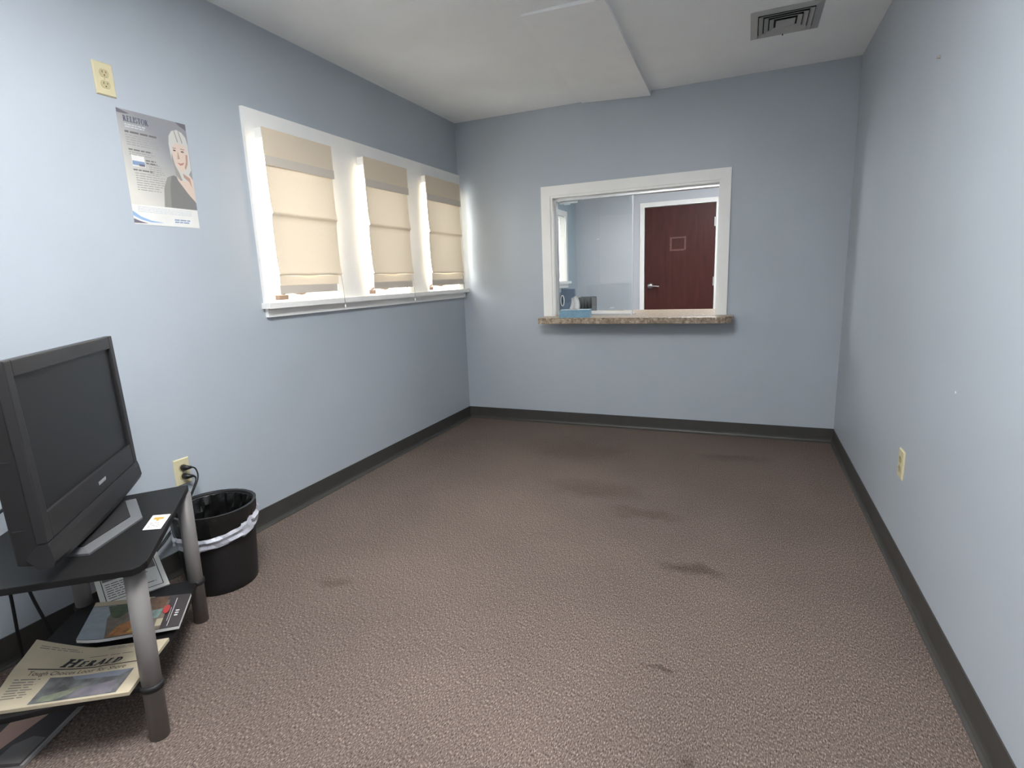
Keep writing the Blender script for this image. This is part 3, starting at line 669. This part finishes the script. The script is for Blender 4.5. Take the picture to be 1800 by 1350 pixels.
tt = ink('lettering', [[(a*.098/ww+.021, b+.381) for a, b in p] for p in wp], 'navy', .0013); tt['label'] = 'dark blue RELISTOR lettering'
ink('subtitle', para(.024, .105, .373, 2, .008, .004, .1), 'footgrey', .0013)
ink('heading', para(.02, .145, .348, 1, .012, .007, .0), 'greyink', .0013)
ink('body_text', para(.02, .16, .334, 5, .0085, .0032, .3), 'textgrey', .0013)
ink('heading', para(.024, .115, .283, 1, .01, .005, .0), 'greyink', .0013)
ink('body_text', para(.024, .13, .272, 2, .0085, .0032, .3), 'textgrey', .0013)
ink('body_text', para(.095, .16, .235, 5, .008, .003, .3), 'textgrey', .0013)
ink('heading', para(.085, .13, .250, 2, .01, .005, .1), 'greyink', .0013)
ink('heading', para(.03, .11, .209, 1, .009, .005, 0), 'greyink', .0013)
ink('product_box', [rect(.03, .08, .22, .262)], 'paper', .0013); ink('product_stripe', [rect(.031, .079, .224, .24)], 'boxblue', .0015); ink('product_label', [rect(.056, .078, .222, .23)], 'purple', .0016)
ink('body_text', para(.035, .175, .196, 8, .0088, .003, .35), 'textgrey', .0013)
ink('corner_swoosh', [[(0, PH), (.05, PH-.012), (.03, PH-.016), (0, PH-.016)]], 'purple', .0013)
ink('corner_swoosh', [[(PW-.045, PH), (PW, PH), (PW, PH-.026), (PW-.03, PH-.012)]], 'purple', .0013)
ink('blue_swoosh', [[(0, .050), (.03, .030), (.07, .017), (.125, .011), (.07, .010), (.03, .018), (0, .032)]], 'blueswoosh', .0013)
ink('purple_swoosh', [[(0, .021), (.025, .012), (.055, .005), (0, .004)]], 'purple', .0013)
ink('footer_text', para(.022, .262, .068, 4, .006, .0025, .05), 'footgrey', .0011); ink('footer_mark', para(.17, .245, .03, 2, .009, .005, .2), 'boxblue', .0013)

# ------------------------------------------------------------------ TV stand (set diagonally)
st = thing('tv_stand', 'black two-tier television stand with grey metal tube legs', 'tv stand', loc=(.45, .85, 0))
ZTOP = .52
A1, A2, A3 = (.788, .838), (.822, .786), (.803, .756); Bc = (.400, 1.231); Bb = (.127, .905); Ab = (.447, .474)
topo = [A1, (.812, .812), A2, (.818, .768), A3, Ab, Bb, (.39, 1.222), Bc, (.41, 1.225)]
obj('top_board', prism(B(), topo, ZTOP-.019, ZTOP), 'laminate', st, bevel=.0025)
LEGS = [((.774, .787), (.780, .795)), ((.404, 1.199), (.408, 1.203)), ((.178, .955), (.182, .958)), ((.478, .518), (.480, .522))]
for (b0, b1) in LEGS:
    lg = obj('leg', tube(B(), [(b0[0], b0[1], 0), (b1[0], b1[1], ZTOP-.019)], .0245, 24), 'leg', st, smooth=False)
    for p in lg.data.polygons: p.use_smooth = len(p.vertices) == 4
    c = [b0[i]+(b1[i]-b0[i])*.3 for i in (0, 1)]
    obj('shelf_collar', lathe(B(), [(.0246, .150), (.028, .150), (.029, .158), (.028, .167), (.0246, .167)], c[0], c[1], 24), 'rubber', st, smooth=True)
she = [(.770, .800), (.690, .868), (.600, 1.005), (.425, 1.190), (.395, 1.195), (.17, .965), (.19, .93), (.455, .53), (.48, .515), (.765, .765)]
obj('lower_shelf', prism(B(), she, .150, .166), 'laminate', st, bevel=.002)
adopt(st)

# ------------------------------------------------------------------ television
tv = thing('television', 'dark grey flat-screen television on its pedestal, switched off', 'television', loc=(.46, .9, ZTOP))
mid = Vector((.4807, .9129, .560)); U = Vector((-.6652, .7467, 0)); Nn = Vector((.7467, .6652, 0)); a = .022
UP = Vector((0, 0, math.cos(a)))-Nn*math.sin(a); NN = U.cross(UP)
NN = NN if NN.dot(Nn) > 0 else -NN
def TV(u, v, n): return mid+U*u+UP*v+NN*n
def tvbox(bm, u0, u1, v0, v1, n0, n1):
    vs = [bm.verts.new(TV(u, v, n)) for u in (u0, u1) for v in (v0, v1) for n in (n0, n1)]
    for f in ((0, 1, 3, 2), (4, 6, 7, 5), (0, 4, 5, 1), (2, 3, 7, 6), (0, 2, 6, 4), (1, 5, 7, 3)): bm.faces.new([vs[i] for i in f])
    bmesh.ops.recalc_face_normals(bm, faces=bm.faces); return bm
hw, hh = .332, .504; sw_, s0, s1 = .300, .130, .464
for q in ((-hw, -sw_, .062, hh), (sw_, hw, .062, hh), (-sw_, sw_, s1, hh)):
    obj('bezel', tvbox(B(), q[0], q[1], q[2], q[3], -.022, 0), 'tvframe', tv, bevel=.003)
obj('lower_bezel', tvbox(B(), -sw_, sw_, .062, s0, -.022, -.0005), 'tvframe', tv, bevel=.002)
# chin: bulges slightly forward and bows down in the middle
bm = B(); rows = []
for k in range(17):
    u = -hw+2*hw*k/16; f = 1-(u/hw)**2
    rows.append([bm.verts.new(TV(u, v, n)) for v, n in ((.061, .0), (.045, .003), (.012-.010*f, .006), (-.001-.013*f, .0), (-.001-.012*f, -.03), (.03, -.05), (.061, -.022))])
for k in range(16):
    for j in range(7): bm.faces.new((rows[k][j], rows[k+1][j], rows[k+1][(j+1) % 7], rows[k][(j+1) % 7]))
bm.faces.new(rows[0][::-1]); bm.faces.new(rows[-1]); bmesh.ops.recalc_face_normals(bm, faces=bm.faces)
obj('chin', bm, 'tvframe', tv)
obj('screen', tvbox(B(), -sw_, sw_, s0, s1, -.016, -.009), 'screen', tv)
# rear housing in two steps, with vent slots on the near side
def taper(bm, q0, n0, q1, n1):
    a_ = [bm.verts.new(TV(u, v, n0)) for u, v in ((q0[0], q0[2]), (q0[1], q0[2]), (q0[1], q0[3]), (q0[0], q0[3]))]
    b_ = [bm.verts.new(TV(u, v, n1)) for u, v in ((q1[0], q1[2]), (q1[1], q1[2]), (q1[1], q1[3]), (q1[0], q1[3]))]
    for i in range(4): bm.faces.new((a_[i], a_[(i+1) % 4], b_[(i+1) % 4], b_[i]))
    bm.faces.new(a_); bm.faces.new(b_[::-1]); bmesh.ops.recalc_face_normals(bm, faces=bm.faces); return bm
hs = obj('rear_housing', taper(B(), (-hw+.004, hw-.004, .004, hh-.004), -.0221, (-hw+.012, hw-.012, .012, hh-.012), -.075), 'tvside', tv, bevel=.004)
obj('rear_hump', taper(B(), (-.27, .27, .03, .42), -.0751, (-.20, .20, .07, .34), -.115), 'tvside', tv, bevel=.004)
for v in (.10, .27, .44):
    obj('side_seam', tvbox(B(), -hw-.0003+.006, -hw+.010, v-.0015, v+.0015, -.066, -.028), 'tvframe', tv)
lg = []; x = .0
for w in (.010, .003, .008, .003, .009, .009): lg.append((x, x+w)); x += w+.0022
bm = B()
for (x0, x1) in lg: tvbox(bm, .003+x0, .003+x1, .088, .098, -.0005, .0003)
lo_ = obj('maker_mark', bm, 'silver', tv); lo_['label'] = 'small silver maker wordmark'
# pedestal and base with a shallow pointed front edge
def G(u, n, z): return Vector((mid.x, mid.y, 0))+U*u+Nn*n+Vector((0, 0, z))
bm = B(); prism(bm, [(-.11, -.02), (.11, -.02), (.09, -.075), (-.09, -.075)], ZTOP+.012, ZTOP+.05, G); obj('pedestal_neck', bm, 'black', tv, bevel=.003)
outer = [(-.202, .022), (.012, .088), (.200, .018), (.165, -.13), (-.165, -.13)]
inner = [(-.172, .0), (.010, .058), (.168, -.002), (.13, -.10), (-.13, -.10)]
bm = B()
o0 = [bm.verts.new(G(u, n, ZTOP+.0005)) for u, n in outer]; o1 = [bm.verts.new(G(u, n, ZTOP+.006)) for u, n in outer]; i1 = [bm.verts.new(G(u, n, ZTOP+.014)) for u, n in inner]
for i in range(5):
    j = (i+1) % 5; bm.faces.new((o0[i], o0[j], o1[j], o1[i])); bm.faces.new((o1[i], o1[j], i1[j], i1[i]))
bm.faces.new(o0[::-1]); bm.faces.new(i1); bmesh.ops.recalc_face_normals(bm, faces=bm.faces)
obj('base_rim', bm, 'baseedge', tv)
bm = B(); prism(bm, [(u*.99, n) for u, n in inner], ZTOP+.0141, ZTOP+.0165, G); obj('base_plate', bm, 'black', tv)
adopt(tv)
# signal and mains cables behind the stand
for path, lab in ((((.30, .80, .62), (.22, .78, .585), (.13, .79, .52), (.105, .80, .42), (.10, .805, .28), (.10, .80, .12), (.12, .79, .004), (.2, .75, .004)), 'outer black cable dropping behind the stand to the floor'),
                  (((.30, .86, .60), (.22, .83, .56), (.135, .84, .51), (.115, .835, .40), (.12, .845, .27), (.135, .86, .16), (.16, .875, .06), (.20, .88, .004)), 'inner black cable dropping behind the stand to the floor')):
    tag(obj('black_cable', tube(B(), spline(path, 6), .005, 8), 'cord', smooth=True), lab, 'cable')

# ------------------------------------------------------------------ papers
def sheet(corners, thick):
    """bilinear sheet mapper: a,b in 0..1; corners TL, TR, BR, BL"""
    TL, TR, BR, BL = [Vector(c) for c in corners]
    def f(a, b, h, curl=None):
        p = (BL*(1-a)+BR*a)*(1-b)+(TL*(1-a)+TR*a)*b
        return p+Vector((0, 0, h))
    return f
def grid_sheet(name, f, h0, h1, m, parent, na=14, nb=10):
    bm = B(); lo = [[bm.verts.new(f(i/na, j/nb, h0)) for i in range(na+1)] for j in range(nb+1)]; hi = [[bm.verts.new(f(i/na, j/nb, h1)) for i in range(na+1)] for j in range(nb+1)]
    for j in range(nb):
        for i in range(na):
            bm.faces.new((lo[j][i], lo[j+1][i], lo[j+1][i+1], lo[j][i+1])); bm.faces.new((hi[j][i], hi[j][i+1], hi[j+1][i+1], hi[j+1][i]))
    for j in range(nb):
        bm.faces.new((lo[j][0], hi[j][0], hi[j+1][0], lo[j+1][0])); bm.faces.new((lo[j][na], lo[j+1][na], hi[j+1][na], hi[j][na]))
    for i in range(na):
        bm.faces.new((lo[0][i], lo[0][i+1], hi[0][i+1], hi[0][i])); bm.faces.new((lo[nb][i], hi[nb][i], hi[nb][i+1], lo[nb][i+1]))
    bmesh.ops.recalc_face_normals(bm, faces=bm.faces)
    return obj(name, bm, m, parent)
def tess(polys, na=16):                         # cut long print areas so that they follow a curled sheet
    out = []
    for p in polys:
        bmn = B(); fc = bmn.faces.new([bmn.verts.new((x, y, 0)) for x, y in p])
        for k in range(1, na):
            bmesh.ops.bisect_plane(bmn, geom=bmn.verts[:]+bmn.edges[:]+bmn.faces[:], plane_co=(k/na, 0, 0), plane_no=(1, 0, 0))
            bmesh.ops.bisect_plane(bmn, geom=bmn.verts[:]+bmn.edges[:]+bmn.faces[:], plane_co=(0, k/na, 0), plane_no=(0, 1, 0))
        out += [[(v.co.x, v.co.y) for v in f.verts] for f in bmn.faces]; bmn.free()
    return out
SZ = .166
# newspaper
nw = thing('newspaper', 'folded newspaper headed HERALD lying on the lower shelf', 'newspaper', loc=(.6, .74, SZ))
nf0 = sheet([(.365, .738, 0), (.655, .925, 0), (.768, .735, 0), (.478, .548, 0)], 0)
def nf(a, b, h):
    z = SZ+.001+h+.052*max(0, 1-a/.42)**1.6*max(0, b-.1)/.9+.006*math.sin(a*7)*b*(1 if a < .6 else .3)+.004*math.exp(-((b-.55)/.12)**2)
    p = nf0(a, b, 0); p.z = max(z, SZ+.001+h); return p
grid_sheet('folded_pages', nf, 0, .009, 'newsprint', nw, 14, 14)
grid_sheet('top_page', nf, .0092, .0098, 'newsprint', nw, 14, 14)
NH = .0104
M['newsphoto'] = mat('news_photo', rgb(96, 96, 96), .8, var=.55, vscale=26); M['newssky'] = mat('news_photo_sky', rgb(118, 121, 132), .8, var=.1, vscale=30)
M['newsgreen'] = mat('news_photo_green', rgb(112, 116, 98), .8, var=.35, vscale=40); M['newsplum'] = mat('news_photo_plum', rgb(112, 106, 113), .8, var=.2, vscale=30)
def nprint(n, polys, m, h=NH): return flat_print(n, tess(polys, 14), nf, h, m, nw)
wp, ww = word('HERALD', .105, t=.27, s=.15, slant=.24, gap=.12, first=1.38)
k_ = .44/ww
ml = nprint('masthead_lettering', [[(a_*k_+.30, b_*1.15+.60) for a_, b_ in p] for p in wp], 'ink'); ml['label'] = 'black HERALD masthead lettering'
nprint('masthead_rule', [rect(.10, .94, .555, .572)], 'ink')
ft = fonttext('Tough Choices Loom for Shore', 1.0, .25); fx = max(x for p in ft for x, y in p)
hl = nprint('headline', [[(x*.70/fx+.12, y*.082+.475) for x, y in p] for p in ft], 'ink'); hl['label'] = 'headline reading Tough Choices Loom for Shore'
nprint('dateline', para(.45, .78, .80, 1, .05, .012, 0), 'greyink')
nprint('small_print', para(.06, .40, .93, 2, .03, .01, .3), 'greyink')
nprint('small_print', para(.55, .9, .96, 2, .03, .01, .3), 'greyink')
nprint('column_text', para(.06, .24, .43, 8, .036, .012, .25), 'greyink')
nprint('front_photo', [rect(.30, .90, .03, .44)], 'newsphoto'); nprint('photo_sky', [[(.45, .44), (.90, .44), (.82, .34), (.5, .37)]], 'newssky', NH+.0003)
nprint('photo_grass', [[(.34, .05), (.36, .14), (.52, .20), (.62, .27), (.55, .12), (.46, .04)]], 'newsgreen', NH+.0003); nprint('photo_crowd', [[(.56, .05), (.6, .2), (.84, .27), (.86, .05)]], 'newsplum', NH+.0003)
adopt(nw)
# magazine lying half on the newspaper
mg = thing('magazine', 'glossy magazine with a food photo cover on the lower shelf', 'magazine', loc=(.46, .95, SZ))
mf0 = sheet([(.262, .950, 0), (.513, 1.105, 0), (.645, .965, 0), (.438, .796, 0)], 0)
def mf(a, b, h):
    p = mf0(a, b, 0); p.z = SZ+.013+.004*(1-a)+h+.012*max(0, 1-a/.3)**2*(1-b); return p
# lower edge of the block rests on the paper, the far edge on the shelf
grid_sheet('page_block', mf, 0, .009, 'paper', mg, 10, 10); grid_sheet('cover', mf, .0092, .0098, mat('magazine_cover', rgb(58, 50, 50), .3), mg, 10, 10)
for nm, c, v in (('m_sky', (150, 160, 168), .1), ('m_green', (78, 92, 62), .4), ('m_rock', (120, 108, 94), .25), ('m_orange', (176, 116, 60), .45), ('m_brown', (118, 84, 58), .4), ('m_red', (190, 66, 62), .1), ('m_teal', (130, 150, 142), .3), ('m_yel', (205, 170, 80), .3)):
    M[nm] = mat('print_'+nm, rgb(*c), .35, var=v, vscale=45)
def mprint(n, polys, m, h): return flat_print(n, tess(polys, 10), mf, h, m, mg)
mprint('cover_photo', [[(.24, .86), (.80, .86), (.80, 0), (.26, 0), (.2, .5)]], 'm_rock', .0106); mprint('photo_sky', [[(0, .86), (.24, .86), (.2, .5), (.26, 0), (0, 0)]], 'm_sky', .0108)
mprint('top_margin', [rect(0, .62, .87, 1)], 'newsprint', .0110)
mprint('photo_trees', [[(.16, .84), (.44, .86), (.40, .62), (.32, .48), (.24, .52)]], 'm_green', .0112)
mprint('photo_dish', [[(.26, .02), (.36, .3), (.52, .42), (.66, .36), (.66, .02)]], 'm_orange', .0112); mprint('photo_garnish', [[(.46, .06), (.52, .22), (.62, .2), (.6, .05)]], 'm_yel', .0115)
mprint('photo_loaf', [[(.54, .6), (.58, .98), (.78, .95), (.76, .55)]], 'm_brown', .0114); mprint('photo_vegetables', [[(.60, .3), (.62, .56), (.76, .60), (.74, .34)]], 'm_teal', .0117)
mprint('red_badge', [blob(.80, .56, .035, .13, 14)], 'm_red', .0119); mprint('price_tag', [rect(.735, .80, .1, .3)], 'newsprint', .0112)
mprint('spine_rules', [rect(.868, .874, .05, .88), rect(.845, .849, .2, .6)], 'paper', .0112); mprint('title_mark', para(.905, .945, .50, 3, .07, .035, .1), 'paper', .0112)
adopt(mg)
bm = B(); prism(bm, [(.520, 1.050), (.533, 1.070), (.576, 1.017), (.566, 1.018), (.570, 1.010)], SZ+.0002, SZ+.0012)
tag(obj('paper_slip', bm, 'paper'), 'torn white paper slip beside the magazine on the lower shelf', 'paper')
# framed notice propped on the shelf
fr = thing('framed_notice', 'white-bordered printed notice propped up on the lower shelf', 'notice', loc=(.3, 1.05, SZ))
b0 = Vector((.273, .958, SZ+.001)); b1 = Vector((.350, 1.141, SZ+.001)); bw = (b1-b0); bl = bw.length; bw.normalize()
vv = (Vector((.178, 1.197, SZ+.084))-b1).normalized(); vv = (vv-bw*vv.dot(bw)).normalized(); nn = bw.cross(vv); nn = nn if nn.z > 0 else -nn
ff = lambda a_, b_, h: b0+bw*a_*bl+vv*b_*.245+nn*h
grid_sheet('board', ff, 0, .006, 'paper', fr, 1, 1)
def fp(n, polys, m, h): return flat_print(n, polys, ff, h, m, fr)
fp('border_line', [rect(.075, .925, .055, .065), rect(.075, .925, .935, .945), rect(.075, .087, .055, .945), rect(.913, .925, .055, .945)], 'ink', .0063)
fp('notice_photo', [rect(.10, .90, .42, .92)], 'greyink', .0063); fp('notice_text', para(.12, .86, .37, 7, .042, .012, .35), 'ink', .0063)
obj('prop_foot', prism(B(), [(.17, 1.085), (.20, 1.09), (.195, 1.115), (.165, 1.11)], SZ+.0005, SZ+.055), 'black', fr)
adopt(fr)
# card on the top, magazine on the carpet
cd = thing('business_card', 'white card with gold print near the front edge of stand top', 'card', loc=(.60, .98, ZTOP))
cf0 = sheet([(.545, 1.008, 0), (.590, 1.034, 0), (.662, .952, 0), (.618, .927, 0)], 0)
cf = lambda a_, b_, h: cf0(a_, b_, ZTOP+.0004+h)
grid_sheet('card_stock', cf, 0, .0006, 'paper', cd, 1, 1)
flat_print('gold_mark', [rect(.2, .75, .66, .82), rect(.40, .55, .55, .66)], cf, .0009, 'brass', cd); flat_print('fine_print', para(.15, .85, .45, 4, .09, .03, .3), cf, .0009, 'greyink', cd)
adopt(cd)
fm = thing('floor_magazine', 'dark magazine lying on the carpet under the lower shelf', 'magazine', loc=(.42, .66, 0))
gf0 = sheet([(.235, .672, 0), (.449, .782, 0), (.535, .585, 0), (.322, .475, 0)], 0)
gf = lambda a_, b_, h: gf0(a_, b_, .001+h)
grid_sheet('page_block', gf, 0, .007, 'textgrey', fm, 1, 1); grid_sheet('cover', gf, .0072, .0078, mat('dark_cover', rgb(52, 46, 46), .35), fm, 1, 1)  # pages, edge and shape greyed; shade under the stand put into the colour
flat_print('cover_edge', [rect(.965, 1, 0, 1)], gf, .0081, 'textgrey', fm)
flat_print('cover_shape', [[(.62, .05), (.64, .34), (.78, .46), (.94, .42), (.94, .04)]], gf, .0081, 'greyink', fm); flat_print('cover_band', [[(.3, .98), (.72, .98), (.5, .1), (.36, .1)]], gf, .0081, 'skinsh', fm)
adopt(fm)

# ------------------------------------------------------------------ wastebasket and liner
bx, by, rt_, rb_, bh = .236, 1.435, .154, .132, .335
wb = thing('wastebasket', 'round black wastebasket between the television stand and wall', 'wastebasket', loc=(bx, by, 0))
R_ = lambda z: rb_+(rt_-rb_)*z/bh
obj('basket_wall', lathe(B(), [(rb_-.002, .001), (rb_, .004)]+[(R_(z/10*bh), z/10*bh) for z in range(1, 11)]+[(R_(bh)-.004, bh)]+[(R_(z/10*bh)-.004, z/10*bh) for z in range(9, 0, -1)]+[(rb_-.006, .006)], bx, by, 48), 'mesh', wb, smooth=True)
obj('rolled_rim', lathe(B(), [(rt_+.005*math.cos(k*.7854)-.001, bh+.005*math.sin(k*.7854)) for k in range(9)], bx, by, 48), 'rubber', wb, smooth=True)
obj('base_disc', lathe(B(), [(.0005, .001), (rb_-.004, .001), (rb_-.004, .006), (.0005, .006)], bx, by, 48), 'mesh', wb)
adopt(wb)
ln_ = thing('bin_liner', 'crumpled plastic bag lining the black wastebasket, pale hem outside', 'bin liner', loc=(bx, by, .02))
rr = random.Random(3)
tab = [[rr.uniform(-1, 1) for k in range(64)] for j in range(14)]
def wob(j, k, a_): return (-.004+.006*tab[j % 14][k % 64]-.004*abs(math.sin(a_*5+j)), .004*tab[(j*3) % 14][(k*7) % 64])
obj('inner_bag', lathe(B(), [(R_(bh)-.010, bh-.004)]+[(R_(z)-.013-.01*(1-z/bh), z) for z in (.30, .27, .24, .20, .16, .12, .08, .045)]+[(.07, .03), (.005, .026)], bx, by, 64, wob), 'bag', ln_)
obj('folded_cuff', lathe(B(), [(R_(bh)-.006, bh+.006), (R_(bh)+.0055, bh+.0065), (R_(.315)+.006, .315), (R_(.29)+.005, .288), (R_(.255)+.0045, .252)], bx, by, 64, lambda j, k, a_: (.0025*abs(tab[j][k]), -.006*math.sin(a_*3+1)*(j > 2))), 'bag', ln_)
cuffz = lambda a_: .260+.020*math.cos(a_-.94)-.024*math.cos(a_+.63)                        # hem hangs lower on the side away from the wall
bm = B(); rows = []
for j, (dz, dr) in enumerate(((.026, .008), (.012, .015), (-.003, .009), (-.018, .012), (-.026, .005))):
    rows.append([bm.verts.new((bx+(R_(cuffz(q))+dr+.005*tab[j][k//2 % 64])*math.cos(q), by+(R_(cuffz(q))+dr+.005*tab[j][k//2 % 64])*math.sin(q), cuffz(q)+dz*(1+.5*tab[5][k//4 % 64]))) for k, q in ((k, 2*math.pi*k/72) for k in range(72))])
for j in range(4):
    for k in range(72): bm.faces.new((rows[j][k], rows[j][(k+1) % 72], rows[j+1][(k+1) % 72], rows[j+1][k]))
hb_ = obj('pale_hem', bm, 'film', ln_); hb_['label'] = 'whitish translucent hem band'
adopt(ln_)
